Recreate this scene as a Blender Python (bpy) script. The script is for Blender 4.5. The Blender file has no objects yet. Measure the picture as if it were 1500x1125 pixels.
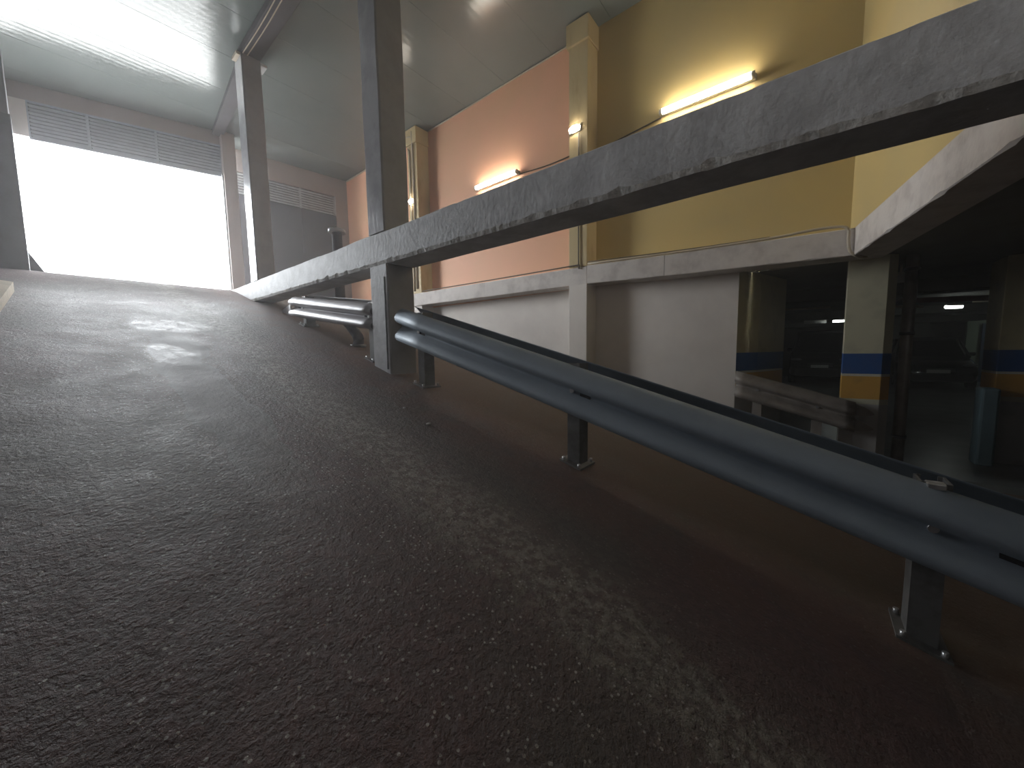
import bpy, bmesh, math, random
from mathutils import Vector, Matrix, noise
random.seed(7)
S = 1.15          # metres per drafting unit
Z0 = 1.18         # puts the lower garage floor at z = 0
C = bpy.context.scene.collection
def W(p): return Vector((p[0]*S, p[1]*S, (p[2]+Z0)*S))

# ------------------------------------------------------------ camera
yaw, pitch, roll = math.radians(50.7), math.radians(-5.1), math.radians(0.8)
fw = Vector((math.sin(yaw)*math.cos(pitch), math.cos(yaw)*math.cos(pitch), math.sin(pitch)))
rt = Vector((math.cos(yaw), -math.sin(yaw), 0)); up = rt.cross(fw)
rt2 = rt*math.cos(roll)-up*math.sin(roll); up2 = up*math.cos(roll)+rt*math.sin(roll)
cam = bpy.data.objects.new('camera', bpy.data.cameras.new('camera')); C.objects.link(cam)
cam.matrix_world = Matrix(((rt2.x, up2.x, -fw.x, 0), (rt2.y, up2.y, -fw.y, 0), (rt2.z, up2.z, -fw.z, Z0*S), (0, 0, 0, 1)))
cam.data.sensor_width = 36; cam.data.lens = 540/1500*36; cam.data.clip_start = .02; cam.data.clip_end = 200
sc = bpy.context.scene; sc.camera = cam
sc.view_settings.view_transform = 'Standard'; sc.view_settings.look = 'None'
sc.view_settings.gamma = 1; sc.view_settings.use_curve_mapping = False
sc.view_settings.exposure = 0.68

# ------------------------------------------------------------ daylight
WORLD_STRENGTH = 22.0
HAZE = .0125
world = bpy.data.worlds.new('sky'); sc.world = world; world.use_nodes = True
bg = world.node_tree.nodes['Background']; bg.inputs[0].default_value = (.93, .97, 1, 1); bg.inputs[1].default_value = WORLD_STRENGTH
pl = bpy.data.lights.new('gate_portal', 'AREA'); pl.shape = 'RECTANGLE'; pl.size = 3.1; pl.size_y = 3.0
pl.cycles.is_portal = True
po = bpy.data.objects.new('gate_portal', pl); C.objects.link(po)
po.location = W((1.0, 9.95, 2.35))
po.rotation_euler = Vector((-.30, -1, 0)).to_track_quat('-Z', 'Z').to_euler()

# ------------------------------------------------------------ materials
def nodes(name):
    m = bpy.data.materials.new(name); m.use_nodes = True
    nt = m.node_tree; return m, nt, nt.nodes['Principled BSDF']
def mixc(nt, fac, a, b):
    n = nt.nodes.new('ShaderNodeMix'); n.data_type = 'RGBA'
    for s, v in ((n.inputs[0], fac), (n.inputs[6], a), (n.inputs[7], b)):
        if hasattr(v, 'links'): nt.links.new(v, s)
        else: s.default_value = v if isinstance(v, float) else (*v, 1)
    return n.outputs[2]
def math_(nt, op, a, b=None, c=None, clamp=False):
    n = nt.nodes.new('ShaderNodeMath'); n.operation = op; n.use_clamp = clamp
    for i, v in enumerate((a, b, c)):
        if v is None: continue
        if hasattr(v, 'links'): nt.links.new(v, n.inputs[i])
        else: n.inputs[i].default_value = v
    return n.outputs[0]
def tex(nt, scale, detail=4, vec=None, kind='noise', rough=.55, stretch=None):
    n = nt.nodes.new('ShaderNodeTexNoise' if kind == 'noise' else 'ShaderNodeTexVoronoi')
    n.inputs['Scale'].default_value = scale
    if kind == 'noise': n.inputs['Detail'].default_value = detail; n.inputs['Roughness'].default_value = rough
    if vec is None: vec = nt.nodes.new('ShaderNodeNewGeometry').outputs['Position']
    if stretch:
        mp = nt.nodes.new('ShaderNodeMapping'); mp.inputs['Scale'].default_value = stretch
        nt.links.new(vec, mp.inputs[0]); vec = mp.outputs[0]
    nt.links.new(vec, n.inputs['Vector'])
    return n.outputs[0]
def ramp(nt, v, lo, hi):
    n = nt.nodes.new('ShaderNodeMapRange'); n.clamp = True; n.interpolation_type = 'SMOOTHSTEP'
    nt.links.new(v, n.inputs[0]); n.inputs[1].default_value = lo; n.inputs[2].default_value = hi
    return n.outputs[0]
def bump(nt, b, h, strength, dist=.01, prev=None):
    n = nt.nodes.new('ShaderNodeBump'); n.inputs['Strength'].default_value = strength; n.inputs['Distance'].default_value = dist
    nt.links.new(h, n.inputs['Height'])
    if prev is not None: nt.links.new(prev, n.inputs['Normal'])
    nt.links.new(n.outputs[0], b.inputs['Normal']); return n.outputs[0]
def mat(name, col, rough=.7, col2=None, scale=3, bs=.2, bscale=40, metal=0, dist=.006, rvar=0, lo=.4, hi=.7, stretch=None, coat=0):
    m, nt, b = nodes(name)
    b.inputs['Metallic'].default_value = metal; b.inputs['Coat Weight'].default_value = coat
    c2 = col2 or tuple(x*.75 for x in col)
    f = ramp(nt, tex(nt, scale, 6, rough=.65, stretch=stretch), lo, hi)
    nt.links.new(mixc(nt, f, col, c2), b.inputs['Base Color'])
    if rvar: nt.links.new(math_(nt, 'MULTIPLY_ADD', tex(nt, scale*2.3, 5), rvar, rough-rvar/2), b.inputs['Roughness'])
    else: b.inputs['Roughness'].default_value = rough
    if bs: bump(nt, b, tex(nt, bscale, 5), bs, dist)
    return m
def emit(name, col, s):
    m, nt, b = nodes(name); b.inputs['Base Color'].default_value = (.8, .8, .8, 1)
    b.inputs['Emission Color'].default_value = (*col, 1); b.inputs['Emission Strength'].default_value = s; return m
def posz(nt):
    g = nt.nodes.new('ShaderNodeNewGeometry'); s = nt.nodes.new('ShaderNodeSeparateXYZ'); nt.links.new(g.outputs['Position'], s.inputs[0]); return s.outputs

def ramp_material():
    m, nt, b = nodes('worn_ramp_asphalt')
    o = posz(nt); X, Y = o[0], o[1]
    big = tex(nt, .9, 4); mid = tex(nt, 4, 6, rough=.65)
    wob = math_(nt, 'MULTIPLY_ADD', tex(nt, 1.1, 3), .5, -.25)
    Xw = math_(nt, 'ADD', X, wob)
    col = mixc(nt, ramp(nt, big, .35, .65), (.098, .082, .070), (.112, .068, .064))
    peel = ramp(nt, tex(nt, 26, 6, rough=.62, stretch=(1, .8, 1)), .44, .56)
    col = mixc(nt, math_(nt, 'MULTIPLY', peel, .35), col, (.055, .046, .042))  # slight shade of the crevices painted into the colour
    # pale wear in the wheel track
    tr = math_(nt, 'SUBTRACT', 1.0, ramp(nt, math_(nt, 'ABSOLUTE', math_(nt, 'SUBTRACT', Xw, 1.24)), .02, .30))
    grit = ramp(nt, tex(nt, 22, 5, rough=.7), .42, .62)
    col = mixc(nt, math_(nt, 'MULTIPLY', tr, math_(nt, 'MULTIPLY_ADD', grit, .6, .1)), col, (.26, .25, .21))
    # smooth cement repair in the middle of the lane
    px = math_(nt, 'SUBTRACT', 1.0, ramp(nt, math_(nt, 'ABSOLUTE', math_(nt, 'SUBTRACT', Xw, .66)), .10, .26))
    py = math_(nt, 'MULTIPLY', ramp(nt, Y, 1.6, 2.6), math_(nt, 'SUBTRACT', 1.0, ramp(nt, Y, 4.5, 6.5)))
    patch = math_(nt, 'MULTIPLY', ramp(nt, math_(nt, 'MULTIPLY', px, math_(nt, 'MULTIPLY_ADD', mid, 1.2, .1)), .35, .5), py)
    col = mixc(nt, math_(nt, 'MULTIPLY', patch, .7), col, (.135, .13, .125))
    # reddish dusty strip along the rail
    rd = math_(nt, 'MULTIPLY', ramp(nt, Xw, 1.55, 1.95), ramp(nt, mid, .3, .6))
    col = mixc(nt, math_(nt, 'MULTIPLY', rd, .55), col, (.135, .075, .055))
    dust = ramp(nt, Xw, 2.1, 2.6)
    col = mixc(nt, math_(nt, 'MULTIPLY', dust, .6), col, (.16, .125, .09))
    # aggregate specks, flake glints painted in as pale colour
    v = tex(nt, 44, kind='voronoi'); sp = math_(nt, 'LESS_THAN', v, .22)
    pick = math_(nt, 'MULTIPLY', ramp(nt, tex(nt, 19, 3), .44, .54), math_(nt, 'SUBTRACT', 1.0, math_(nt, 'MULTIPLY', ramp(nt, Xw, .9, 1.7), .8)))
    spk = math_(nt, 'MULTIPLY', math_(nt, 'MULTIPLY', sp, pick), math_(nt, 'SUBTRACT', 1.0, math_(nt, 'MULTIPLY', patch, .8)))
    col = mixc(nt, math_(nt, 'MULTIPLY', spk, .6), col, (.42, .40, .37))
    nt.links.new(col, b.inputs['Base Color'])
    b.inputs['Specular IOR Level'].default_value = .26
    r = math_(nt, 'MULTIPLY_ADD', mid, .30, .50)
    # polished / damp spots near the top
    def blob(cx, cy, rx, ry):
        u = math_(nt, 'DIVIDE', math_(nt, 'SUBTRACT', X, cx), rx); v = math_(nt, 'DIVIDE', math_(nt, 'SUBTRACT', Y, cy), ry)
        d = math_(nt, 'SQRT', math_(nt, 'ADD', math_(nt, 'MULTIPLY', u, u), math_(nt, 'MULTIPLY', v, v)))
        return math_(nt, 'SUBTRACT', 1.0, ramp(nt, d, .45, 1.1))
    zone = math_(nt, 'MAXIMUM', blob(.80, 5.45, .62, .50), blob(.60, 4.35, .28, .55))
    wet = ramp(nt, math_(nt, 'MULTIPLY', zone, tex(nt, 13, 8, rough=.9, stretch=(1, .6, 1))), .42, .60)
    r = math_(nt, 'SUBTRACT', r, math_(nt, 'MULTIPLY', wet, .17))
    r = math_(nt, 'ADD', r, math_(nt, 'MULTIPLY', ramp(nt, Y, 6.5, 8.5), .35), clamp=True)
    nt.links.new(r, b.inputs['Roughness'])
    rough_area = math_(nt, 'SUBTRACT', 1.0, math_(nt, 'MULTIPLY', math_(nt, 'ADD', math_(nt, 'MULTIPLY', px, py), ramp(nt, X, 1.5, 2.0), clamp=True), .7))
    n1 = bump(nt, b, math_(nt, 'MULTIPLY', math_(nt, 'SUBTRACT', tex(nt, 60, 4, rough=.7), .5), rough_area), .9, .016)
    n2 = bump(nt, b, math_(nt, 'MULTIPLY', math_(nt, 'SUBTRACT', tex(nt, 14, 5, rough=.6), .5), rough_area), .35, .02, n1)
    bump(nt, b, math_(nt, 'MULTIPLY', math_(nt, 'SUBTRACT', .5, peel), rough_area), .55, .006, n2)
    return m

def banded(name, upper, zs, base=(.42, .41, .38)):
    """painted car-park column: cream, blue band, thin cream, ochre band, cream, grey foot"""
    m, nt, b = nodes(name); z = posz(nt)[2]
    col = base
    def step(prev, c, top):
        f = math_(nt, 'GREATER_THAN', z, (top+Z0)*S); return mixc(nt, f, prev, c)
    col = step((.42, .41, .40), (.55, .53, .40), zs[0])
    col = step(col, (.62, .34, .06), zs[1]); col = step(col, (.60, .58, .48), zs[2])
    col = step(col, (.010, .075, .26), zs[3]); col = step(col, upper, zs[4])
    d = ramp(nt, tex(nt, 5, 5), .45, .75)
    nt.links.new(mixc(nt, math_(nt, 'MULTIPLY', d, .25), col, (.1, .09, .07)), b.inputs['Base Color'])
    b.inputs['Roughness'].default_value = .55; bump(nt, b, tex(nt, 30, 4), .15, .004)
    return m

M = dict(
 ramp=ramp_material(),
 lowfloor=mat('polished_garage_floor', (.16, .17, .16), .32, (.10, .11, .105), 1.3, .1, 30, rvar=.2),
 ceil=None,
 beam=mat('grey_painted_concrete', (.60, .61, .63), .62, (.42, .425, .44), 4.5, .6, 26, dist=.008, lo=.3, hi=.7),
 chip=mat('chipped_concrete', (.60, .59, .57), .85, (.36, .35, .34), 14, .8, 40, dist=.01),
 col=mat('glossy_grey_column_paint', (.40, .40, .42), .22, (.30, .30, .315), 3, .45, 12, rvar=.2, dist=.012),
 colshade=mat('column_shaded_side', (.24, .22, .215), .6, (.19, .175, .17), 3, .3, 22),
 yellow=mat('yellow_wall_paint', (.62, .47, .19), .6, (.56, .44, .20), .8, .08, 18, lo=.35, hi=.7),
 salmon=mat('salmon_wall_paint', (.82, .43, .27), .6, (.74, .43, .25), .7, .08, 18, lo=.3, hi=.75),
 pil=mat('ochre_pilaster_paint', (.56, .44, .23), .6, (.42, .29, .12), 3.2, .2, 20, lo=.5, hi=.75, stretch=(1, 1, .35)),
 white=mat('offwhite_wall_paint', (.76, .71, .66), .65, (.68, .63, .585), 1.2, .1, 20),
 ledge=mat('pale_concrete_ledge', (.70, .655, .62), .75, (.53, .485, .46), 4, .45, 30, dist=.008),
 grey=mat('grey_left_wall', (.12, .115, .125), .95, (.10, .095, .10), 2, .15, 20),
 dark=mat('dark_steel', (.05, .05, .055), .5, (.035, .033, .033), 5, .1, 40),
 soffit=mat('dark_slab_soffit', (.22, .22, .19), .85, (.17, .17, .15), 1.3, .3, 14),
 taupe=mat('taupe_end_wall_paint', (.42, .37, .345), .65, (.38, .335, .31), 1.5, .1, 20),
 panel=mat('slate_door_panel', (.10, .10, .115), .6, (.09, .09, .105), 1.5, .05, 20),
 slat=mat('galvanised_slat', (.50, .51, .52), .45, (.42, .43, .44), 6, 0),
 slatb=mat('blue_grey_slat', (.42, .46, .50), .45, (.36, .40, .44), 6, 0),
 steel=mat('galvanised_blue_steel', (.27, .32, .375), .58, (.215, .26, .31), 2.6, .22, 16, metal=.2, rvar=.22, lo=.3, hi=.7, stretch=(1, .4, 1)),
 steel2=mat('bare_galvanised_steel', (.42, .41, .42), .50, (.32, .31, .32), 5, .15, 20, metal=.55, rvar=.2, stretch=(1, .4, 1)),
 rust=mat('dull_brown_steel', (.30, .265, .235), .6, (.20, .175, .155), 6, .15, 30, metal=.2),
 post=mat('post_steel', (.17, .17, .17), .5, (.11, .105, .10), 8, .2, 40, metal=.4),
 zinc=mat('zinc_bolt', (.55, .55, .56), .35, (.4, .4, .4), 12, 0, metal=.8),
 slot=mat('black_slot', (.01, .01, .012), .8, (.008, .008, .008), 4, 0),
 pvc=mat('pvc_conduit', (.55, .47, .36), .5, (.47, .40, .30), 5, 0),
 cable=mat('dark_cable', (.10, .075, .05), .6, (.08, .06, .04), 5, 0),
 body=mat('lamp_housing', (.55, .54, .50), .5, (.5, .5, .46), 4, 0),
 street=mat('pale_street_paving', (.55, .54, .52), .8, (.48, .47, .45), 2, .2, 20),
 kerb=mat('ochre_kerb_paint', (.42, .33, .20), .75, (.33, .26, .16), 5, .3, 20),
 car=mat('black_car_paint', (.012, .013, .017), .22, (.011, .012, .016), 1, 0, coat=1),
 cart=mat('black_trim_plastic', (.012, .012, .012), .6, (.01, .01, .01), 4, 0),
 glass=mat('dark_car_glass', (.008, .010, .012), .06, (.008, .010, .012), 1, 0, coat=.5),
 tyre=mat('tyre_rubber', (.015, .015, .015), .85, (.012, .012, .012), 6, 0),
 rim=mat('alloy_rim', (.35, .35, .36), .3, (.3, .3, .3), 4, 0, metal=.9),
 lens=mat('headlamp_lens', (.60, .62, .65), .12, (.5, .5, .55), 6, 0, metal=.7),
 plate=mat('number_plate', (.55, .55, .52), .5, (.5, .5, .48), 4, 0),
 green=mat('pale_green_wall', (.26, .32, .24), .7, (.22, .28, .21), 2, .1, 20),
 blue=mat('blue_metal_door', (.045, .075, .12), .5, (.04, .07, .11), 2, 0),
 teal=mat('teal_grey_guard', (.11, .17, .19), .5, (.09, .14, .16), 4, .1, 30),
 red=mat('dull_red_pipe', (.16, .035, .03), .5, (.12, .03, .025), 4, 0),
 lamp=emit('warm_tube', (1, .90, .76), 28), lampfill=emit('added_fill_tube', (1, .87, .70), 9), lamp2=emit('cool_tube', (.92, 1, .95), 9), lampoff=mat('unlit_diffuser', (.55, .56, .54), .5, (.5, .5, .5), 4, 0),
)
def ceiling_material():
    m, nt, b = nodes('glossy_ribbed_metal_sheet')
    o = posz(nt)
    wv = math_(nt, 'SINE', math_(nt, 'MULTIPLY', o[1], 2*math.pi/.115))
    nt.links.new(mixc(nt, ramp(nt, tex(nt, 1.2, 5), .35, .7), (.185, .205, .20), (.17, .19, .185)), b.inputs['Base Color'])
    nt.links.new(math_(nt, 'MULTIPLY_ADD', tex(nt, 2.5, 4), .07, .15), b.inputs['Roughness'])
    n1 = bump(nt, b, wv, .25, .0012)
    bump(nt, b, tex(nt, 2.2, 3), .25, .02, n1)
    return m
M['ceil'] = ceiling_material()
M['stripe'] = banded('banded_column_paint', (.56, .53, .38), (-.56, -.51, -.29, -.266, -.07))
M['stripe2'] = banded('banded_column_paint_shaded', (.50, .44, .26), (-.56, -.51, -.29, -.266, -.055), (.3, .29, .27))  # darker copy of the banded paint, weak light put into its colour

# ------------------------------------------------------------ mesh helpers (drafting units)
def quad_box(bm, P):
    v = [bm.verts.new(p) for p in P]
    fs = [bm.faces.new([v[i] for i in f]) for f in ((0, 3, 2, 1), (4, 5, 6, 7), (0, 1, 5, 4), (1, 2, 6, 5), (2, 3, 7, 6), (3, 0, 4, 7))]
    return v, fs
def box(bm, x0, x1, y0, y1, z0, z1, bev=0, mi=0):
    v, fs = quad_box(bm, [(x0, y0, z0), (x1, y0, z0), (x1, y1, z0), (x0, y1, z0), (x0, y0, z1), (x1, y0, z1), (x1, y1, z1), (x0, y1, z1)])
    for f in fs: f.material_index = mi
    if bev:
        es = list({e for f in fs for e in f.edges})
        bmesh.ops.bevel(bm, geom=es, offset=bev, segments=2, affect='EDGES', profile=.5)
def prism(bm, pts, z0, z1, mi=0):
    """vertical prism over an xy polygon; z may be a number or function(x,y)"""
    f0 = z0 if callable(z0) else (lambda x, y: z0); f1 = z1 if callable(z1) else (lambda x, y: z1)
    a = [bm.verts.new((x, y, f0(x, y))) for x, y in pts]; b = [bm.verts.new((x, y, f1(x, y))) for x, y in pts]
    n = len(pts); fs = [bm.faces.new(a[::-1]), bm.faces.new(b)]
    for i in range(n): fs.append(bm.faces.new([a[i], a[(i+1) % n], b[(i+1) % n], b[i]]))
    for f in fs: f.material_index = mi
    bmesh.ops.recalc_face_normals(bm, faces=fs)
def sweep(bm, rings, close=True, cap=True, mi=0):
    R = [[bm.verts.new(p) for p in r] for r in rings]; n = len(R[0]); fs = []
    for a, b in zip(R, R[1:]):
        for i in range(n if close else n-1):
            j = (i+1) % n
            f = bm.faces.new([a[i], a[j], b[j], b[i]]); f.material_index = mi; fs.append(f)
    if cap and close: fs += [bm.faces.new(R[0][::-1]), bm.faces.new(R[-1])]
    bmesh.ops.recalc_face_normals(bm, faces=fs); return fs
def tube(bm, pts, r, n=8, mi=0, cap=True):
    pts = [Vector(p) for p in pts]; rings = []
    for i, p in enumerate(pts):
        d = (pts[min(i+1, len(pts)-1)]-pts[max(i-1, 0)]).normalized()
        a = d.cross(Vector((0, 0, 1)) if abs(d.z) < .9 else Vector((1, 0, 0))).normalized(); b = d.cross(a)
        rr = r[i] if isinstance(r, (list, tuple)) else r
        rings.append([p+(a*math.cos(2*math.pi*k/n)+b*math.sin(2*math.pi*k/n))*rr for k in range(n)])
    fs = sweep(bm, rings, True, cap, mi)
    for f in fs:
        if len(f.verts) == 4: f.smooth = True
def smooth_path(pts, k=5):
    """rounded corners by Catmull-Rom"""
    P = [Vector(p) for p in pts]; P = [P[0]]+P+[P[-1]]; out = []
    for i in range(1, len(P)-2):
        for j in range(k):
            t = j/k; a, b, c, d = P[i-1:i+3]
            out.append(.5*((2*b)+(c-a)*t+(2*a-5*b+4*c-d)*t*t+(3*b-a-3*c+d)*t**3))
    out.append(P[-2]); return out

ORIG = {}
def obj(name, bm, mats, parent=None, origin=None, smooth=False, **props):
    me = bpy.data.meshes.new(name)
    for v in bm.verts: v.co = W(v.co)
    if origin is None:
        if parent is None:
            xs = [v.co for v in bm.verts]
            origin = Vector(((min(v.x for v in xs)+max(v.x for v in xs))/2, (min(v.y for v in xs)+max(v.y for v in xs))/2, min(v.z for v in xs)))
        else: origin = ORIG[parent.name]
    else: origin = W(origin)
    for v in bm.verts: v.co -= origin
    bm.to_mesh(me); bm.free()
    if smooth:
        for p in me.polygons: p.use_smooth = True
    for m in (mats if isinstance(mats, (list, tuple)) else [mats]): me.materials.append(m)
    o = bpy.data.objects.new(name, me); C.objects.link(o); ORIG[o.name] = origin
    if parent: o.parent = parent; o.location = origin-ORIG[parent.name]
    else: o.location = origin
    for k, v in props.items(): o[k] = v
    return o
def thing(name, label, cat, base, group=None):
    o = bpy.data.objects.new(name, None); C.objects.link(o); o.empty_display_size = .1
    o.location = W(base); ORIG[o.name] = W(base); o['label'] = label; o['category'] = cat
    if group: o['group'] = group
    return o
def struct(name, bm, m, parent=None, **k):
    if parent is None: k['kind'] = 'structure'
    return obj(name, bm, m, parent, **k)
NB = bmesh.new
CEIL = 4.30; SLAB = .86; WX = 4.90; LX = 4.62; BX0, BX1 = 1.918, 2.215; TOE = -.9; ZT = -1.26

def rz(y):      # ramp height
    if y < TOE: return ZT
    if y < -.4: t = -.4-y; return -1.152-.28*t+.28*t*t/2/.65
    if y < 7.2: return .28*y-1.04
    if y < 8.7: t = y-7.2; return .976+.28*t-.28*t*t/3
    return 1.186

# ------------------------------------------------------------ ground
bm = NB(); ys = [TOE+.25*i for i in range(int(10.4/.25)+1)]; xs0 = [-1.3, -.25, .6, 1.9, 3.2, WX]
ring = lambda y: [(-1.3 if y < 4.4 else -1.3, y, -1.5)]+[(x, y, rz(y)) for x in xs0]+[(WX, y, -1.5)]
sweep(bm, [ring(y) for y in ys])
struct('floor', bm, M['ramp'])
bm = NB(); box(bm, WX+.002, 22, -9, 9.5, -1.5, -1.18); struct('floor', bm, M['lowfloor'])
bm = NB(); box(bm, -1.3, WX, -9, TOE-.001, -1.5, rz(TOE)); struct('floor', bm, M['ramp'])
bm = NB(); box(bm, -9, 14, ys[-1]+.01, 26, .9, 1.186); struct('floor', bm, M['street'])

# ------------------------------------------------------------ upper ceiling: metal sheet panels
cy0, cy1 = -1.35, 10.35
bm = NB(); box(bm, -1.5, 5.2, cy0, cy1, CEIL+.05, CEIL+.2); ceil = struct('ceiling', bm, M['soffit'])
y = cy0
while y < cy1-.2:
    bm = NB(); y1 = min(y+.9, cy1); box(bm, -1.5, WX+.0, y+.001, y1-.001, CEIL, CEIL+.05, bev=.002)
    obj('ceiling_panel', bm, M['ceil'], ceil); y += .9
bm = NB(); prism(bm, [(WX, -.25), (BX1+.0, -.72), (BX1, -1.3), (-1.3, -1.3), (-1.3, -9), (22, -9), (22, 9.5), (WX+.22, 9.5), (WX+.22, .7), (WX+.22, -.25)], SLAB, 1.06)
cl2 = struct('ceiling', bm, M['soffit'])

# ------------------------------------------------------------ right wall (A)
def wall_seg(y0, y1, m, zlo=.9, zhi=CEIL+.05):
    bm = NB(); box(bm, WX, WX+.2, y0, y1, zlo, zhi); return struct('wall_right', bm, m)
wall_seg(-.235, 2.6, M['yellow']); wall_seg(2.6, 6.2, M['salmon']); wall_seg(6.2, 9.32, M['salmon'])
bm = NB(); box(bm, WX, WX+.2, .69, 9.32, -1.45, .9); struct('wall_right', bm, M['white'])
# stepped jamb behind the opening
bm = NB(); prism(bm, [(WX+.2, .60), (5.25, .52), (5.95, .31), (5.95, .9), (WX+.2, .9)], -1.18, SLAB)
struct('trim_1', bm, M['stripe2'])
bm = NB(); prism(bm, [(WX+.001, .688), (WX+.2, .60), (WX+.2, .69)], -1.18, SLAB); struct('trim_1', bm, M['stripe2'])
# ledge beam along the wall
def ledge(y0, y1, zb0, zb1, zt0, zt1, seed):
    bm = NB(); n = int((y1-y0)/.06); rings = []
    for i in range(n+1):
        t = i/n; y = y0+(y1-y0)*t; zb = zb0+(zb1-zb0)*t; zt = zt0+(zt1-zt0)*t
        c = .006+.016*max(0, noise.noise(Vector((y*7, seed, 0)))); e = .004*noise.noise(Vector((y*3, seed, 5)))
        rings.append([(WX-.001, y, zb), (LX+c, y, zb+e), (LX, y, zb+c+e), (LX, y, zt-.008), (LX+.008, y, zt), (WX-.001, y, zt)])
    sweep(bm, rings); return bm
L = thing('ledge_beam', 'pale rough concrete ledge beam running along the yellow and salmon wall', 'beam', (4.75, 4, .9))
obj('ledge_section', ledge(-.235, 1.42, .82, .862, 1.065, 1.106, 1), M['ledge'], L)
obj('ledge_section', ledge(1.425, 2.44, .862, .90, 1.108, 1.145, 2), M['ledge'], L)
obj('ledge_section', ledge(2.445, 4.35, .90, .915, 1.135, 1.16, 3), M['ledge'], L)
obj('ledge_section', ledge(4.355, 6.35, .915, .935, 1.16, 1.18, 4), M['ledge'], L)
obj('ledge_section', ledge(6.36, 9.3, .935, .95, 1.18, 1.20, 5), M['ledge'], L)
# pilasters
def pilaster(y0, y1, label):
    p = thing('pilaster', label, 'column', (4.76, (y0+y1)/2, rz((y0+y1)/2)))
    bm = NB(); box(bm, LX+.002, WX, y0, y1, 1.14, CEIL-.01, bev=.006); obj('upper_shaft', bm, M['pil'], p)
    bm = NB(); box(bm, LX+.002, WX, y0, y1, rz((y0+y1)/2)-.03, .92, bev=.006); obj('lower_shaft', bm, M['white'], p, label='off-white lower shaft')
    bm = NB(); box(bm, LX-.025, WX, y0-.02, y1+.03, CEIL-.30, CEIL-.012, bev=.01); obj('head', bm, M['pil'], p)
    return p
pilaster(2.44, 2.72, 'stained ochre wall pilaster between the yellow and the salmon wall bays')
pilaster(6.06, 6.35, 'ochre wall pilaster with pale conduits at the far end of the salmon bay')

# ------------------------------------------------------------ wall B over the car park entry and back walls
dB = Vector((-.985, -.17, 0)); nB = Vector((.17, -.985, 0)); A0 = Vector((LX, -.235, 0))
def wb(u, d, z): p = A0+dB*u+nB*d; return (p.x, p.y, z)
LB = 2.46
bm = NB(); n = 44; rings = []
for i in range(n+1):
    u = -.28+(LB+.28)*i/n; c = .006+.02*max(0, noise.noise(Vector((u*7, 9, 0))))
    rings.append([wb(u, .26, .82), wb(u, c, .82), wb(u, 0, .82+c), wb(u, 0, 1.065), wb(u, .26, 1.065)])
sweep(bm, rings)
B2 = obj('cross_beam', bm, M['ledge']); B2['label'] = 'pale rough-edged concrete beam over the car park entry at right'; B2['category'] = 'beam'
bm = NB(); quad_box(bm, [wb(-.28, .0+.03, 1.065), wb(LB, .03, 1.065), wb(LB, .22, 1.065), wb(-.28, .22, 1.065), wb(-.28, .03, CEIL+.05), wb(LB, .03, CEIL+.05), wb(LB, .22, CEIL+.05), wb(-.28, .22, CEIL+.05)])
bmesh.ops.recalc_face_normals(bm, faces=bm.faces); struct('wall_front', bm, M['yellow'])
bm = NB(); box(bm, -1.5, BX1+.02, -1.35, -1.2, SLAB, CEIL+.05); struct('wall_back', bm, M['white'])
bm = NB(); box(bm, BX1-.1, BX1+.05, -1.35, -.65, SLAB, CEIL+.05); struct('wall_back', bm, M['white'])
bm = NB(); box(bm, -1.5, 22, -9.2, -9, -1.3, 1.0); struct('wall_back', bm, M['green'])
bm = NB(); box(bm, WX, 22, 9.5, 9.7, -1.3, 1.0); struct('wall_far', bm, M['green'])
bm = NB(); box(bm, 22, 22.2, -9.2, 9.7, -1.3, 1.0); struct('wall_far', bm, M['soffit'])
# left walls
bm = NB(); box(bm, -1.5, -1.3, -9.2, 7.9, -1.5, CEIL+.05); struct('wall_left', bm, M['grey'])
bm = NB(); box(bm, -1.5, -.25, 7.9, 10.35, -1.2, CEIL+.05); struct('wall_left', bm, M['grey'])
bm = NB(); prism(bm, [(-.60, 4.0), (-.30, 4.3), (-.225, 6.0), (-.60, 6.3)], lambda x, y: rz(y)-.05, lambda x, y: rz(y)+.09)
o = obj('kerb', bm, M['kerb']); o['label'] = 'low ochre kerb at the foot of the left wall'; o['category'] = 'kerb'
o = thing('gate_pillar', 'dark steel pillar with a wedge-shaped foot at the left side of the gateway', 'pillar', (-.2, 8.3, rz(8.3)))
bm = NB(); box(bm, -.25, -.168, 8.0, 8.35, rz(8)-.05, CEIL-.01, bev=.008); obj('shaft', bm, M['grey'], o)
bm = NB(); box(bm, -.42, -.150, 7.82, 7.899, rz(7.8)-.05, 3.0, bev=.006); obj('guide_channel', bm, M['dark'], o, label='dark steel guide channel')
bm = NB()
a = [bm.verts.new(p) for p in ((-.2, 8.36, 1.05), (.0, 8.36, 1.05), (-.03, 8.36, 1.18), (-.17, 8.36, 1.47), (-.2, 8.36, 1.47))]
b = [bm.verts.new(p.co+Vector((0, .22, 0))) for p in a]
bm.faces.new(a); bm.faces.new(b[::-1])
for i in range(5): bm.faces.new([a[i], b[i], b[(i+1) % 5], a[(i+1) % 5]])
bmesh.ops.recalc_face_normals(bm, faces=bm.faces)
obj('wheel_guard', bm, M['dark'], o, label='dark sloping wheel guard')

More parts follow.
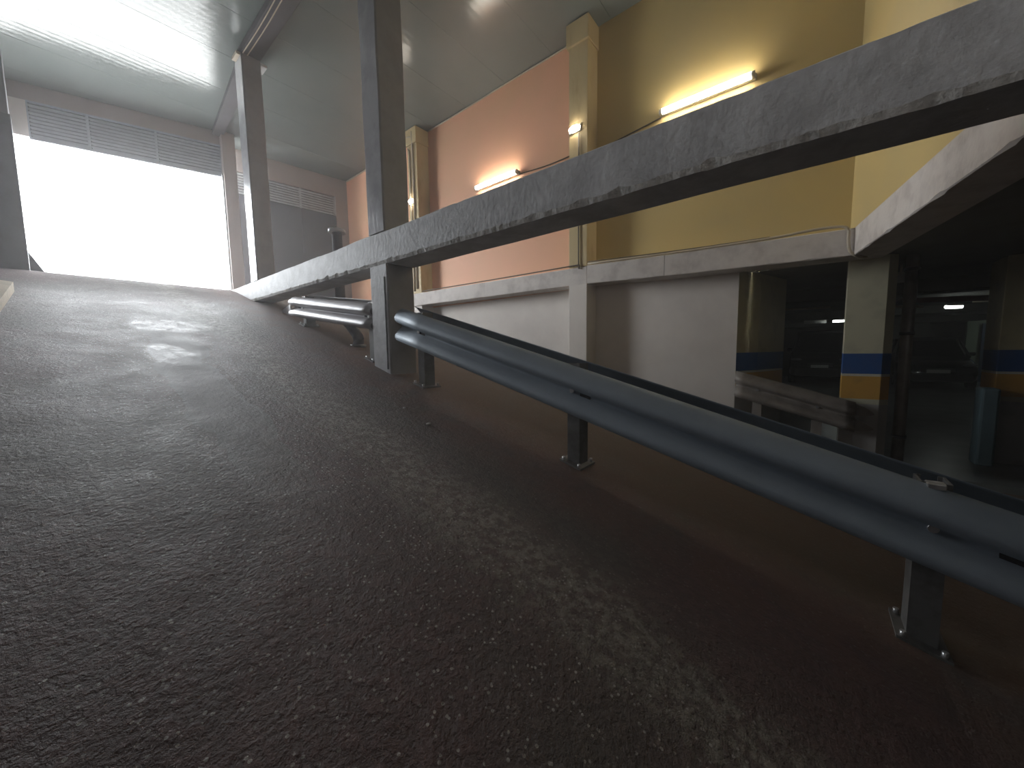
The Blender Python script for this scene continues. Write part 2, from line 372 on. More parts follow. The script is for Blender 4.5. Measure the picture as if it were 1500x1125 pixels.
# ------------------------------------------------------------ gate wall (skewed)
G0 = Vector((-.25, 9.88, 0)); G1 = Vector((2.30, 9.10, 0)); gd = (G1-G0).normalized(); gn = Vector((-gd.y, gd.x, 0)); GL = (G1-G0).length
def gp(u, d, z): p = G0+gd*u+gn*d; return (p.x, p.y, z)
def gbox(bm, u0, u1, d0, d1, z0, z1, tilt=0):
    quad_box(bm, [gp(u0, d0, z0), gp(u1, d0, z0), gp(u1, d1, z0+tilt), gp(u0, d1, z0+tilt), gp(u0, d0, z1), gp(u1, d0, z1), gp(u1, d1, z1+tilt), gp(u0, d1, z1+tilt)])
bm = NB(); gbox(bm, -.1, GL+.05, 0, .2, 4.05, CEIL+.05); struct('wall_end', bm, M['taupe'])
bm = NB(); gbox(bm, -.1, .235, 0, .2, 3.5, 4.05); struct('wall_end', bm, M['white'])
bm = NB(); gbox(bm, .235, GL, .04, .07, 3.47, 4.05)
TR = bm
d1 = thing('gate_transom', 'blue-grey louvred transom panel over the bright open gateway', 'louvre', gp(1.3, 0, 3.5))
obj('backing_panel', TR, M['slatb'], d1)
um = [.235, .235+.66, .235+1.50, GL]
for i in range(4):
    bm = NB(); u = um[i]; gbox(bm, u-.018 if i else u, u+.018 if i < 3 else u, -.012, .05, 3.5, 4.05); obj('mullion', bm, M['slatb'], d1)
bm = NB(); gbox(bm, um[0], um[3], -.012, .05, 3.46, 3.5); obj('bottom_rail', bm, M['slatb'], d1)
bm = NB(); gbox(bm, um[0], um[3], -.012, .05, 4.025, 4.05); obj('top_rail', bm, M['slatb'], d1)
for i in range(3):
    for k in range(9):
        z = 3.515+k*.056; bm = NB()
        quad_box(bm, [gp(um[i]+.018, -.004, z), gp(um[i+1]-.018, -.004, z), gp(um[i+1]-.018, .036, z+.030), gp(um[i]+.018, .036, z+.030),
                      gp(um[i]+.018, -.004, z+.034), gp(um[i+1]-.018, -.004, z+.034), gp(um[i+1]-.018, .036, z+.064), gp(um[i]+.018, .036, z+.064)])
        obj('slat', bm, M['slatb'], d1)
# jamb column to the right of the gate
p = thing('gate_column', 'taupe painted column between the open gateway and the slate door', 'column', (2.4, 9.1, rz(9.1)))
bm = NB(); box(bm, 2.285, 2.50, 8.98, 9.22, rz(9)-.04, CEIL-.01, bev=.008); obj('shaft', bm, M['taupe'], p)
bm = NB(); box(bm, 2.262, 2.284, 9.02, 9.06, rz(9), 3.5); obj('door_guide', bm, M['slat'], p, label='thin pale steel door guide')
# end wall with door and louvres
E0 = Vector((2.40, 9.62, 0)); E1 = Vector((4.9, 9.30, 0)); ed = (E1-E0).normalized(); en = Vector((-ed.y, ed.x, 0))
def ep(x, d, z): u = (x-E0.x)/ed.x; q = E0+ed*u+en*d; return (q.x, q.y, z)
def ebox(bm, x0, x1, d0, d1, z0, z1, t=0):
    quad_box(bm, [ep(x0, d0, z0), ep(x1, d0, z0), ep(x1, d1, z0+t), ep(x0, d1, z0+t), ep(x0, d0, z1), ep(x1, d0, z1), ep(x1, d1, z1+t), ep(x0, d1, z1+t)])
bm = NB(); ebox(bm, 2.4, 4.95, 0, .2, 3.86, CEIL+.05); struct('wall_end', bm, M['taupe'])
bm = NB(); ebox(bm, 4.62, 4.95, 0, .2, 1.0, 3.86); struct('wall_end', bm, M['taupe'])
bm = NB(); ebox(bm, 2.4, 4.95, .19, .24, 1.0, 3.86); struct('wall_end', bm, M['dark'])
bm = NB(); ebox(bm, 2.42, 4.62, .03, .09, 1.1, 3.40); dr = struct('door_1', bm, M['panel'])
for x0, x1 in ((2.44, 3.842), (3.848, 4.61)):
    bm = NB(); ebox(bm, x0, x1, .018, .031, 1.15, 3.395); obj('door_panel', bm, M['panel'], dr)
lv = thing('louvre_grille', 'pale two-bay louvre grille above the slate door at the end wall', 'louvre', ep(3.6, 0, 3.40))
for x0, x1 in ((2.42, 2.47), (3.83, 3.86), (4.59, 4.62)):
    bm = NB(); ebox(bm, x0, x1, .0, .07, 3.40, 3.86); obj('mullion', bm, M['slat'], lv)
for x0, x1 in ((2.47, 3.83), (3.86, 4.59)):
    for k in range(8):
        z = 3.405+k*.055; bm = NB(); ebox(bm, x0, x1, .0, .035, z, z+.030, .028); obj('slat', bm, M['slat'], lv)

# ------------------------------------------------------------ main horizontal beam and columns
def pits(y, s): return max(0, noise.noise(Vector((y*9, s, 2))))
bm = NB(); rings = []; y0, y1, n = -1.2, 7.75, 300
for i in range(n+1):
    y = y0+(y1-y0)*i/n
    c = .010+.030*pits(y, 3)+.018*max(0, noise.noise(Vector((y*31, 1, 7)))); e = .006*noise.noise(Vector((y*1.3, 4, 4))); h = .008*noise.noise(Vector((y*1.6, 8, 1)))
    rings.append([(BX0+c*.7, y, .805+e), (BX0, y, .822+c+e), (BX0, y, 1.078+h), (BX0+.012+.4*pits(y, 6)*.03, y, 1.088+h), (BX1-.01, y, 1.088+h), (BX1, y, 1.078+h), (BX1, y, .815+e), (BX1-.01, y, .805+e)])
fs = sweep(bm, rings)
for f in bm.faces:
    c = f.calc_center_median()
    if abs(f.normal.x) > .15 and abs(f.normal.z) > .15 and c.z < .9 and c.x < 2: f.material_index = 1
mb = obj('slab_edge_beam', bm, [M['beam'], M['chip']]); mb['label'] = 'long grey concrete beam with chipped lower edge crossing above the guard rail'; mb['category'] = 'beam'
def column(y0, y1, z0, z1, label, dark=False, x1=2.19):
    c = thing('concrete_column', label, 'column', (2.05, (y0+y1)/2, z0))
    bm = NB(); rings = []; n = 24
    for i in range(n+1):
        z = z0+(z1-z0)*i/n; w = [.006*noise.noise(Vector((z*2.1, y0, k))) for k in range(4)]; b = .012
        rings.append([(BX0+b+w[0], y0, z), (BX0+w[0], y0+b, z), (BX0+w[1], y1-b, z), (BX0+b+w[1], y1, z), (x1-b, y1, z), (x1, y1-b, z), (x1+w[2], y0+b, z), (x1-b+w[2], y0, z)])
    sweep(bm, rings)
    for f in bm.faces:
        if f.normal.y < -.7: f.material_index = 1  # sides turned from the gate get their shade as a darker colour
    obj('shaft', bm, [M['col'] if dark else M['beam'], M['colshade']], c)
    return c
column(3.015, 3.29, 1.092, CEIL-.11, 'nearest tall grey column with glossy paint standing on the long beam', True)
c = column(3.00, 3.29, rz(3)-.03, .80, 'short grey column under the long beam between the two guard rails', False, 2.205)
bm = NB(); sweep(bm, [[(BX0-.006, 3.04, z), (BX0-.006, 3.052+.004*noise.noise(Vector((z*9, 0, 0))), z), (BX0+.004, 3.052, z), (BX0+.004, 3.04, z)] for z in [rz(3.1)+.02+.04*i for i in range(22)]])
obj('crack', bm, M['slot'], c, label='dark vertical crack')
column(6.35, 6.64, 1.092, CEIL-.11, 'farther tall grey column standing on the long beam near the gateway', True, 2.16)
cb = thing('ceiling_beam', 'dark steel beam with two thin cables under the sheet-metal ceiling', 'beam', (2.05, 4, CEIL-.1))
bm = NB(); box(bm, 1.925, 2.16, -1.2, 6.7, CEIL-.10, CEIL-.002, bev=.006); obj('beam', bm, M['grey'], cb)
bm = NB(); quad_box(bm, [(1.96, 6.6, CEIL-.09), (2.16, 6.6, CEIL-.09), (2.34, 9.1, CEIL-.09), (2.18, 9.1, CEIL-.09), (1.96, 6.6, CEIL-.002), (2.16, 6.6, CEIL-.002), (2.34, 9.1, CEIL-.002), (2.18, 9.1, CEIL-.002)])
bmesh.ops.recalc_face_normals(bm, faces=bm.faces); obj('beam_extension', bm, M['grey'], cb)
for x in (1.945, 2.0):
    bm = NB(); tube(bm, [(x+.008*math.sin(i*.9), -1.1+i*.3, CEIL-.115) for i in range(26)], .007, 6); obj('cable', bm, M['pvc'], cb)
for x0, x1, yy in ((1.87, 1.925, 6.38), (2.16, 2.25, 6.38)):
    bm = NB(); box(bm, x0, x1, yy, yy+.2, CEIL-.14, CEIL-.10, bev=.004); obj('bracket', bm, M['pvc'] if x0 < 2 else M['slat'], cb)

# ------------------------------------------------------------ corner column etc. in the opening
c = thing('corner_column', 'cream column with blue and ochre bands at the corner of the ledge beam', 'column', (5, -.37, -1.18))
bm = NB(); prism(bm, [(WX, -.225), (WX, -.50), (WX+.05, -.565), (WX+.22, -.58), (WX+.22, -.225)], -1.18, .84)
obj('shaft', bm, M['stripe'], c)
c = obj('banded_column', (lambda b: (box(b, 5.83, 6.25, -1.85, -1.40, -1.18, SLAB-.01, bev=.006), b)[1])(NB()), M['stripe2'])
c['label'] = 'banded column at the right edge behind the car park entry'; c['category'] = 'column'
bm = NB(); box(bm, 5.60, 5.80, -1.39, -1.27, -1.18, -.42, bev=.02); o = obj('guard_box', bm, M['teal']); o['label'] = 'teal-grey steel guard at the foot of the right banded column'; o['category'] = 'guard'
o = thing('drain_pipe', 'dark brown vertical drain pipe beside the corner column', 'pipe', (5.15, -.68, -1.18))
bm = NB(); tube(bm, [(5.15, -.68, -1.18), (5.15, -.68, SLAB-.01)], .045, 12); obj('pipe', bm, M['rust'], o)
for z in (-.9, .1, .7):
    bm = NB(); tube(bm, [(5.15, -.68, z), (5.15, -.68, z+.03)], .054, 12); obj('clamp', bm, M['dark'], o)

# ------------------------------------------------------------ guard rails
PROF = [(.085, .000), (.060, .006), (.016, .022), (.001, .046), (.004, .072), (.040, .112), (.076, .140), (.080, .152),
        (.074, .162), (.022, .182), (.004, .200), (.001, .222), (.016, .252), (.055, .292), (.085, .310)]
def wbeam(bm, x, side, ya, yb, ztop, h=.31, th=.005, n=None):
    """W profile running along y; side=-1: ridges face -x"""
    ysn = [ya+(yb-ya)*i/12 for i in range(13)]; rings = []
    P = [(d, z*h/.31) for d, z in PROF]
    for yy in ysn:
        zt = ztop(yy); out = []
        for d, z in P: out.append((x-side*(-d) if False else x+(-side)*0+side*(.085-d), yy, zt-h+z))
        inn = [(px-side*th*1.4, py, pz) for px, py, pz in out[::-1]]
        rings.append(out+inn)
    fs = sweep(bm, rings)
    for f in fs:
        if len(f.verts) == 4: f.smooth = True
def cpost(parent, x, y, zbot, ztop, w=.11, mat_=None):
    """C-section post with base plate and anchor bolts"""
    mat_ = mat_ or M['post']; t = .008; bm = NB(); d = .085
    pts = [(x, y+d/2), (x, y-d/2), (x+w, y-d/2), (x+w, y-d/2+.02), (x+w-t, y-d/2+.02), (x+w-t, y-d/2+t), (x+t, y-d/2+t), (x+t, y+d/2-t), (x+w-t, y+d/2-t), (x+w-t, y+d/2-.02), (x+w, y+d/2-.02), (x+w, y+d/2)]
    prism(bm, pts, zbot, ztop); p = obj('post', bm, mat_, parent)
    s = .28
    bm = NB(); f = lambda xx, yy: zbot+s*(yy-y)+.002
    prism(bm, [(x-.045, y-.075), (x+w+.04, y-.075), (x+w+.04, y+.075), (x-.045, y+.075)], lambda a, b: f(a, b)-.01, lambda a, b: f(a, b)+.010)
    obj('base_plate', bm, mat_, p)
    for dx in (-.028, w+.022):
        for dy in (-.055, .055):
            bm = NB(); tube(bm, [(x+dx, y+dy, f(0, y+dy)), (x+dx, y+dy, f(0, y+dy)+.03)], .010, 6); obj('anchor_bolt', bm, M['zinc'], p)
    return p
def rail_thing(label, x, ya, yb, h_over, posts, mats, double, ptop=.012, side=-1, h=.31, slots=(), off=.03, zt=None):
    g = thing('guard_rail', label, 'guard rail', (x+.05, (ya+yb)/2, rz((ya+yb)/2)))
    zt = zt or (lambda yy: .28*yy-1.04+h_over)
    bm = NB(); wbeam(bm, x, side, ya, yb, zt, h); obj('w_beam', bm, mats[0], g)
    if double:
        bm = NB(); wbeam(bm, x+.13, 1, ya+.06, yb-.02, lambda yy: zt(yy)+off, h); obj('rear_w_beam', bm, mats[1], g)
    for yy in posts:
        zb = rz(yy); cpost(g, x+.008, yy, zb, zt(yy)+ptop, .11, mats[2])
        bm = NB(); zz = zt(yy)-h/2; tube(bm, [(x-.002, yy, zz), (x-.016, yy, zz)], .016, 8); obj('rail_bolt', bm, M['zinc'], g)
    for yy in slots:
        zz = zt(yy)-h/2-.004; bm = NB(); r = []
        quad_box(bm, [(x-.009, yy-.035, zz-.011-.01), (x+.001, yy-.035, zz-.011-.01), (x+.001, yy+.035, zz-.011+.01), (x-.009, yy+.035, zz-.011+.01),
                      (x-.009, yy-.035, zz+.011-.01), (x+.001, yy-.035, zz+.011-.01), (x+.001, yy+.035, zz+.011+.01), (x-.009, yy+.035, zz+.011+.01)])
        bmesh.ops.recalc_face_normals(bm, faces=bm.faces); obj('bolt_slot', bm, M['slot'], g, label='dark bolt slot')
    return g
HO = .575
g1 = rail_thing('long blue-grey guard rail descending to the right from the short column', 2.0, -1.05, 2.915, .63-.005, [2.67, 1.15, -.37], (M['steel'], M['steel'], M['post']), True, slots=(2.62, 1.06, -.56))
# clip on the near post
bm = NB(); z = .28*-.37-1.04+.625; box(bm, 1.985, 2.035, -.395, -.345, z-.008, z+.014, bev=.004); obj('post_clip', bm, M['zinc'], g1)
g2 = rail_thing('short bright galvanised guard rail beyond the short column', 1.99, 3.31, 5.25, .58, [3.45, 5.00], (M['steel2'], M['steel2'], M['post']), True, slots=(3.50, 5.1), off=.035, h=.26, zt=lambda yy: .49+.138*(yy-3.41))
bm = NB(); zt = .744  # curled end piece
rings = []
for i in range(9):
    t = i/8; hh = .10*(1-t)**.7+.012; zc = zt-.14-.03*t; xx = 1.93+.05*math.sin(t*3.0); yy = 5.25+.30*t
    rings.append([(xx, yy, zc-hh), (xx+.006, yy, zc-hh), (xx+.006, yy, zc+hh), (xx, yy, zc+hh)])
sweep(bm, rings); obj('curled_end', bm, M['steel2'], g2, label='curled bare metal end')
g3 = rail_thing('dull brown guard rail along the wall in front of the dark opening', 4.775, -.33, .665, .60-.0, [.46, -.05], (M['rust'], M['rust'], M['rust']), False, ptop=-.02, h=.29)

for dz, hh in ((-.07, .055), (-.215, .055)):   # fishtail end lapping over the corner column
    bm = NB(); rings = []
    for i in range(6):
        t = i/5; yy = -.325-.14*t; zc = .28*yy-1.04+.60+dz; k = hh*(1-t)**.6+.004
        rings.append([(4.775+.02*t, yy, zc-k), (4.783+.02*t, yy, zc-k), (4.783+.02*t, yy, zc+k), (4.775+.02*t, yy, zc+k)])
    sweep(bm, rings); obj('fishtail_end', bm, M['rust'], g3)

# pipe with a flange behind the short rail
o = thing('vent_pipe', 'grey pipe with a flanged top standing behind the short guard rail', 'pipe', (2.3, 4.05, rz(4.05)))
R_ = .058
bm = NB(); tube(bm, smooth_path([(2.16, 4.02, rz(4.02)), (2.17, 4.03, .18), (2.23, 4.30, .32), (2.29, 4.62, .50), (2.30, 4.66, .8), (2.30, 4.66, 1.50)], 6), R_, 16); obj('pipe', bm, M['grey'], o)
bm = NB(); tube(bm, [(2.30, 4.66, 1.49), (2.30, 4.66, 1.53)], .10, 18); obj('flange', bm, M['steel2'], o)
bm = NB(); tube(bm, [(2.16, 4.02, rz(4.02)-.02), (2.16, 4.02, rz(4.02)+.015)], .085, 16); obj('base_collar', bm, M['post'], o)
# small stones on the ramp
def stone(x, y, r, label):
    bm = NB(); bmesh.ops.create_icosphere(bm, subdivisions=2, radius=r)
    for v in bm.verts:
        v.co *= 1+.35*noise.noise(v.co*40+Vector((x, y, 0))); v.co.z *= .6; v.co += Vector((x, y, rz(y)+r*.4))
    o = obj('stone', bm, M['street']); o['label'] = label; o['category'] = 'stone'
stone(1.53, 1.98, .016, 'small pale stone lying on the ramp left of the second rail post')
stone(1.55, 2.28, .009, 'tiny pale stone on the ramp near the first rail post')

# ------------------------------------------------------------ wall lamps, conduits
def tube_lamp(y0, y1, z, label):
    t = thing('tube_lamp', label, 'lamp', (4.86, (y0+y1)/2, z), 'tube lamps on the right wall')
    bm = NB(); box(bm, 4.845, 4.899, y0-.03, y1+.03, z-.028, z+.028, bev=.008); obj('housing', bm, M['body'], t)
    bm = NB(); tube(bm, [(4.822, y0, z), (4.822, y1, z)], .030, 12); obj('diffuser', bm, M['lamp'], t)
    for y in (y0-.02, y1-.01):
        bm = NB(); tube(bm, [(4.822, y, z), (4.822, y+.03, z)], .033, 12); obj('end_cap', bm, M['body'], t)
tube_lamp(3.80, 4.70, 2.84, 'lit warm tube lamp on the salmon wall bay')
tube_lamp(.63, 1.56, 2.85, 'lit warm tube lamp on the yellow wall bay')
t = thing('tube_lamp', 'added unseen tube lamp on the left wall lifting the light on the near ramp', 'lamp', (-1.28, -.2, 2.6))  # lamp added out of view to brighten the near ramp
bm = NB(); box(bm, -1.299, -1.245, -.66, .33, 2.572, 2.628, bev=.008); obj('housing', bm, M['body'], t)
bm = NB(); tube(bm, [(-1.222, -.63, 2.6), (-1.222, .30, 2.6)], .030, 12); obj('diffuser', bm, M['lampfill'], t)
def bulkhead(y, z, label, r=.085):
    t = thing('bulkhead_lamp', label, 'lamp', (4.60, y, z-.05))
    bm = NB(); box(bm, 4.598, 4.620, y-.09, y+.09, z-.045, z+.045, bev=.008); obj('base', bm, M['body'], t)
    bm = NB(); bmesh.ops.create_uvsphere(bm, u_segments=16, v_segments=10, radius=1)
    for v in bm.verts: v.co = Vector((4.598+v.co.x*.045, y+v.co.y*r, z+v.co.z*.042))
    obj('diffuser', bm, M['lamp'], t, smooth=True)
bulkhead(2.62, 2.95, 'small lit bulkhead lamp on the stained ochre pilaster')
bulkhead(6.25, 2.95, 'small lit bulkhead lamp on the far ochre pilaster', .07)
def conduit(pts, r, m, label, k=4, name='conduit'):
    bm = NB(); tube(bm, smooth_path(pts, k), r, 8); o = obj(name, bm, m); o['label'] = label; o['category'] = 'conduit'; return o
conduit([(4.605, 2.56, 2.88), (4.605, 2.56, 1.25), (4.60, 2.55, 1.17), (4.60, 2.60, 1.165), (4.61, 2.9, 1.168), (4.61, 4.4, 1.177), (4.61, 6.0, 1.195)], .009, M['cable'], 'dark cable down the stained pilaster and along the salmon bay ledge')
conduit([(4.61, 2.42, 1.160), (4.61, 1.2, 1.11), (4.61, .4, 1.093), (4.60, .12, 1.10), (4.60, -.10, 1.095), (4.595, -.185, 1.06), (4.595, -.195, .95), (4.60, -.21, .86), (4.62, -.26, .81), (4.75, -.33, .81)], .013, M['pvc'], 'pale conduit along the ledge under the yellow wall curling down at the corner')
conduit([(4.61, 2.42, 1.185), (4.61, 1.2, 1.127), (4.61, .4, 1.105)], .006, M['cable'], 'thin dark cable above the pale ledge conduit under the yellow wall')
conduit([(4.607, 6.17, 1.26), (4.607, 6.17, 4.0), (4.607, 6.20, 4.12), (4.607, 6.33, 4.16)], .018, M['pvc'], 'pale vertical conduit near the edge of the far pilaster')
conduit([(4.607, 6.26, 1.22), (4.607, 6.26, 2.88)], .015, M['pvc'], 'pale vertical conduit under the far bulkhead lamp')
conduit([(4.607, 6.27, 3.02), (4.607, 6.27, 3.8), (4.607, 6.32, 3.95)], .013, M['pvc'], 'pale vertical conduit above the far bulkhead lamp')
conduit([(4.885, 6.05, 4.285), (4.885, 5, 4.28), (4.885, 4, 4.285), (4.885, 3, 4.278), (4.885, 2.75, 4.285)], .010, M['pvc'], 'thin pale cable where the salmon wall meets the ceiling')
conduit([(4.885, 2.74, 2.80), (4.885, 3.2, 2.785), (4.885, 3.78, 2.82)], .008, M['cable'], 'thin dark cable from the stained pilaster to the salmon bay tube lamp')
conduit([(4.885, 1.58, 2.82), (4.885, 2.0, 2.77), (4.885, 2.40, 2.72)], .008, M['cable'], 'thin dark cable from the stained pilaster to the yellow bay tube lamp')
conduit([(4.885, 9.25, 4.28), (4.885, 8, 4.28), (4.885, 6.4, 4.28)], .016, M['pvc'], 'pale trunking at the ceiling corner beyond the far pilaster')

# ------------------------------------------------------------ car park interior
for i, (x, lab) in enumerate(((7.2, 'dark downstand beam across the car park ceiling nearest the entry'), (12.0, 'dark downstand beam across the car park ceiling farther from the entry'), (16.6, 'dark downstand beam deepest in the car park'))):
    bm = NB(); box(bm, x, x+.35, -8.9, 9.4, SLAB-.17, SLAB-.001, bev=.01); o = obj('downstand_beam', bm, M['soffit']); o['label'] = lab; o['category'] = 'beam'
def ceil_lamp(x, y, z, L_, ang, lit, label, small=.035):
    t = thing('ceiling_tube_lamp', label, 'lamp', (x, y, z))
    d = Vector((math.cos(ang), math.sin(ang), 0)); c0 = Vector((x, y, z))
    bm = NB(); n_ = Vector((-d.y, d.x, 0)); a, b = c0-d*L_/2, c0+d*L_/2
    quad_box(bm, [a-n_*.04+Vector((0, 0, .02)), b-n_*.04+Vector((0, 0, .02)), b+n_*.04+Vector((0, 0, .02)), a+n_*.04+Vector((0, 0, .02)), a-n_*.03+Vector((0, 0, .06)), b-n_*.03+Vector((0, 0, .06)), b+n_*.03+Vector((0, 0, .06)), a+n_*.03+Vector((0, 0, .06))])
    obj('housing', bm, M['body'], t)
    bm = NB(); tube(bm, [a, b], small, 10); obj('diffuser', bm, M['lamp2'] if lit else M['lampoff'], t)
    bm = NB(); tube(bm, [c0+Vector((0, 0, .06)), Vector((x, y, SLAB))], .01, 6); obj('hanger', bm, M['pvc'], t)
ceil_lamp(13.6, -.50, .70, .28, 1.5, True, 'small lit tube lamp above the roof of the van')
ceil_lamp(13.8, .02, .70, .5, 1.5, False, 'unlit pale tube lamp left of the lit one above the van')
ceil_lamp(10.2, -1.90, .68, .26, 2.2, True, 'lit tube lamp hanging above the black car', .03)
ceil_lamp(8.9, -1.0, .72, .35, 1.4, False, 'short unlit lamp beside the brown drain pipe')
ceil_lamp(5.75, -.68, .72, .13, 1.5, False, 'stubby unlit lamp high beside the corner column', .05)
ceil_lamp(17.5, -4.95, .66, .6, 1.5, True, 'added tube lamp hidden behind the banded column to light the green wall and blue door')  # lamp added out of sight to light the far green wall
ceil_lamp(12.5, -3.55, .62, .12, 1.5, True, 'tiny lit lamp left of the banded column')
for pts, r, m, lab in (([(8.5, -1.2, .70), (8.7, -2.0, .68), (9.0, -2.6, .70)], .04, M['red'], 'dull red pipe under the car park ceiling'),
                       ([(9.2, -.2, .74), (9.4, .6, .76), (9.5, 1.4, .80)], .02, M['pvc'], 'thin pale pipe under the car park ceiling left of the corner column'),
                       ([(9.0, -1.0, .66), (9.0, -1.35, .63)], .022, M['pvc'], 'short pale pipe right of the brown drain pipe'),
                       ([(10.6, -2.2, .78), (10.9, -2.9, .80)], .018, M['pvc'], 'thin pale pipe right of the hanging lamp')):
    conduit(pts, r, m, lab, name='ceiling_pipe')
bm = NB(); box(bm, 18.4, 18.6, -6.5, -3.75, -1.18, SLAB); wf = struct('wall_far', bm, M['green'])
bm = NB(); box(bm, 18.33, 18.4, -5.05, -4.05, -1.18, .66); dd = struct('door_2', bm, M['blue'])
bm = NB(); box(bm, 18.29, 18.33, -4.98, -4.90, -.15, -.05, bev=.01); obj('door_handle', bm, M['zinc'], dd)
bm = NB(); box(bm, 18.8, 19.0, -3.0, 4, -1.18, SLAB); struct('wall_far', bm, M['soffit'])
for x, y, lab in ((12.2, 1.15, 'dim banded column deep in the car park left of the van'), (13.2, -1.35, 'dim banded column deep in the car park left of the black car')):
    bm = NB(); box(bm, x, x+.4, y, y+.35, -1.18, SLAB-.002, bev=.01); o = obj('banded_column', bm, M['stripe2']); o['label'] = lab; o['category'] = 'column'

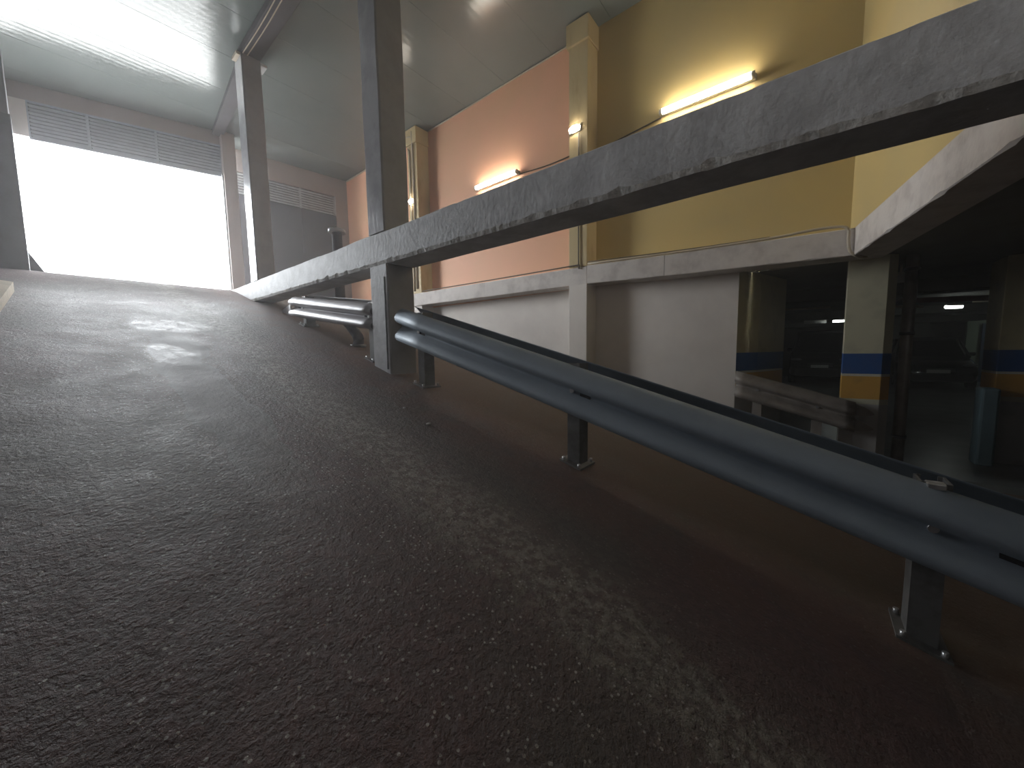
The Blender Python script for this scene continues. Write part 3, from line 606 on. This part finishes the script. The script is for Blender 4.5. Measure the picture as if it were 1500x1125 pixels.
def car(base, label, Lc, Wc, Hc, hood, van=False):
    """car facing -x with its nose at base"""
    x0, yc = base[0], base[1]; z0 = -1.18
    t = thing('car', label, 'car', (x0+Lc/2, yc, z0)); h = Wc/2
    # stations: x, half width, sill z, belt z
    st = [(0, .74, .24, .50), (.06, .90, .20, .62), (.22, .97, .18, .72), (.55, 1, .18, .80), (hood, 1, .18, .90), (hood+.5, 1, .18, .93), (Lc*.6, 1, .18, .94), (Lc-.5, .99, .18, .96), (Lc-.12, .94, .22, .92), (Lc, .84, .30, .80)]
    bm = NB(); rings = []
    for x, w, zs, zb in st:
        w *= h; k = Hc/1.5
        zs, zb = z0+zs*k, z0+zb*k; zm = (zs+zb)/2
        rings.append([(x0+x, yc+a, b) for a, b in ((-w*.86, zs), (-w*.97, zs+.08), (-w, zm), (-w*.97, zb-.08), (-w*.86, zb), (0, zb+.025), (w*.86, zb), (w*.97, zb-.08), (w, zm), (w*.97, zs+.08), (w*.86, zs))])
    sweep(bm, rings); obj('body', bm, M['car'], t, smooth=True)
    k = Hc/1.5; zb = z0+.90*k; zt = z0+Hc; a0, a1, b0, b1 = hood-.05, hood+.62, Lc-.75, Lc-.18
    if van: a1 = hood+.4; b0 = Lc-.35
    def cab(inset, z_lo, z_hi, dx):
        R = []
        for s in (0, 1):
            zz = z_lo if s == 0 else z_hi; w = h*(.93 if s == 0 else .76)-inset
            xa = (a0 if s == 0 else a1)+dx; xb = (b1 if s == 0 else b0)-dx
            R.append([(x0+xa, yc-w*.9, zz), (x0+xa+.1, yc-w, zz), (x0+xb-.1, yc-w, zz), (x0+xb, yc-w*.9, zz), (x0+xb, yc+w*.9, zz), (x0+xb-.1, yc+w, zz), (x0+xa+.1, yc+w, zz), (x0+xa, yc+w*.9, zz)])
        return R
    bm = NB(); sweep(bm, cab(.012, zb-.02, zt-.045, .012)); obj('cabin_glass', bm, M['glass'], t)
    bm = NB(); box(bm, x0+a1-.05, x0+b0+.06, yc-h*.77, yc+h*.77, zt-.055, zt, bev=.025); obj('roof', bm, M['car'], t)
    for s in (-1, 1):
        for xa, xb in ((a0, a1), ((a1+b0)/2-.08, (a1+b0)/2), (b1, b0)):
            bm = NB(); tube(bm, [(x0+xa, yc+s*h*.90, zb-.01), (x0+xb, yc+s*h*.755, zt-.03)], .03, 6); obj('pillar', bm, M['car'], t)
        for xx in (.58, Lc-.62):
            r = .215*k; w = obj('wheel', (lambda b: (tube(b, [(x0+xx, yc+s*(h-.15), z0+r), (x0+xx, yc+s*(h-.12), z0+r), (x0+xx, yc+s*(h-.01), z0+r), (x0+xx, yc+s*(h+.005), z0+r)], [r*.9, r, r, r*.9], 20), b)[1])(NB()), M['tyre'], t)
            bm = NB(); tube(bm, [(x0+xx, yc+s*(h-.02), z0+r), (x0+xx, yc+s*(h+.012), z0+r)], r*.62, 14); obj('rim', bm, M['rim'], w)
        bm = NB(); bmesh.ops.create_uvsphere(bm, u_segments=12, v_segments=8, radius=1)
        for v in bm.verts: v.co = Vector((x0+.10+v.co.x*.10+abs(v.co.y*0), yc+s*h*.74+v.co.y*.15, z0+.68*k+v.co.z*.045))
        obj('headlight', bm, M['lens'], t, smooth=True)
        bm = NB(); bmesh.ops.create_uvsphere(bm, u_segments=10, v_segments=6, radius=1)
        for v in bm.verts: v.co = Vector((x0+.03+v.co.x*.05, yc+s*h*.66+v.co.y*.05, z0+.36*k+v.co.z*.035))
        obj('fog_light', bm, M['lens'], t, smooth=True)
        bm = NB(); box(bm, x0+hood+.18, x0+hood+.27, yc+s*(h+.005)-.075, yc+s*(h+.005)+.075, zb+.02, zb+.12, bev=.03); obj('mirror', bm, M['car'], t)
    gz = z0+.47*k
    gr = obj('grille', (lambda b: (box(b, x0-.02, x0+.08, yc-h*.42, yc+h*.42, gz, gz+.13*k, bev=.01), b)[1])(NB()), M['cart'], t)
    for q in range(3):
        bm = NB(); box(bm, x0-.03, x0-.018, yc-h*.40, yc+h*.40, gz+.02+q*.037*k, gz+.03+q*.037*k); obj('grille_bar', bm, M['rim'], gr)
    bm = NB(); box(bm, x0-.03, x0+.15, yc-h*.80, yc+h*.80, z0+.22*k, z0+.42*k, bev=.03); obj('bumper', bm, M['cart'], t)
    bm = NB(); box(bm, x0-.045, x0-.03, yc-.215, yc+.215, z0+.45*k, z0+.45*k+.095); obj('number_plate', bm, M['plate'], t)
car((15.0, -2.62), 'black car parked facing the camera right of the drain pipe', 3.6, 1.55, 1.42, .85)
car((15.2, -.15), 'dark tall van parked deep in the car park behind the corner column', 3.4, 1.6, 1.72, .62, True)

# ------------------------------------------------------------ haze volume added to imitate lens flare veil
m = bpy.data.materials.new('veil_haze'); m.use_nodes = True; nt = m.node_tree; nt.nodes.clear()
o_ = nt.nodes.new('ShaderNodeOutputMaterial'); v_ = nt.nodes.new('ShaderNodeVolumeScatter')
v_.inputs['Color'].default_value = (1, .97, .97, 1); v_.inputs['Density'].default_value = HAZE; v_.inputs['Anisotropy'].default_value = .35
nt.links.new(v_.outputs[0], o_.inputs['Volume'])
bm = NB(); prism(bm, [(-1.4, -9.1), (22.1, -9.1), (22.1, 9.6), (5.0, 9.6), (5.0, 9.42), (2.42, 9.74), (2.40, 9.12), (-.3, 9.96), (-1.4, 9.96)], -1.4, CEIL+.045); hz = obj('haze', bm, m); hz['kind'] = 'stuff'; hz['label'] = 'thin added haze imitating lens flare veil in the ramp hall'; hz['category'] = 'haze'
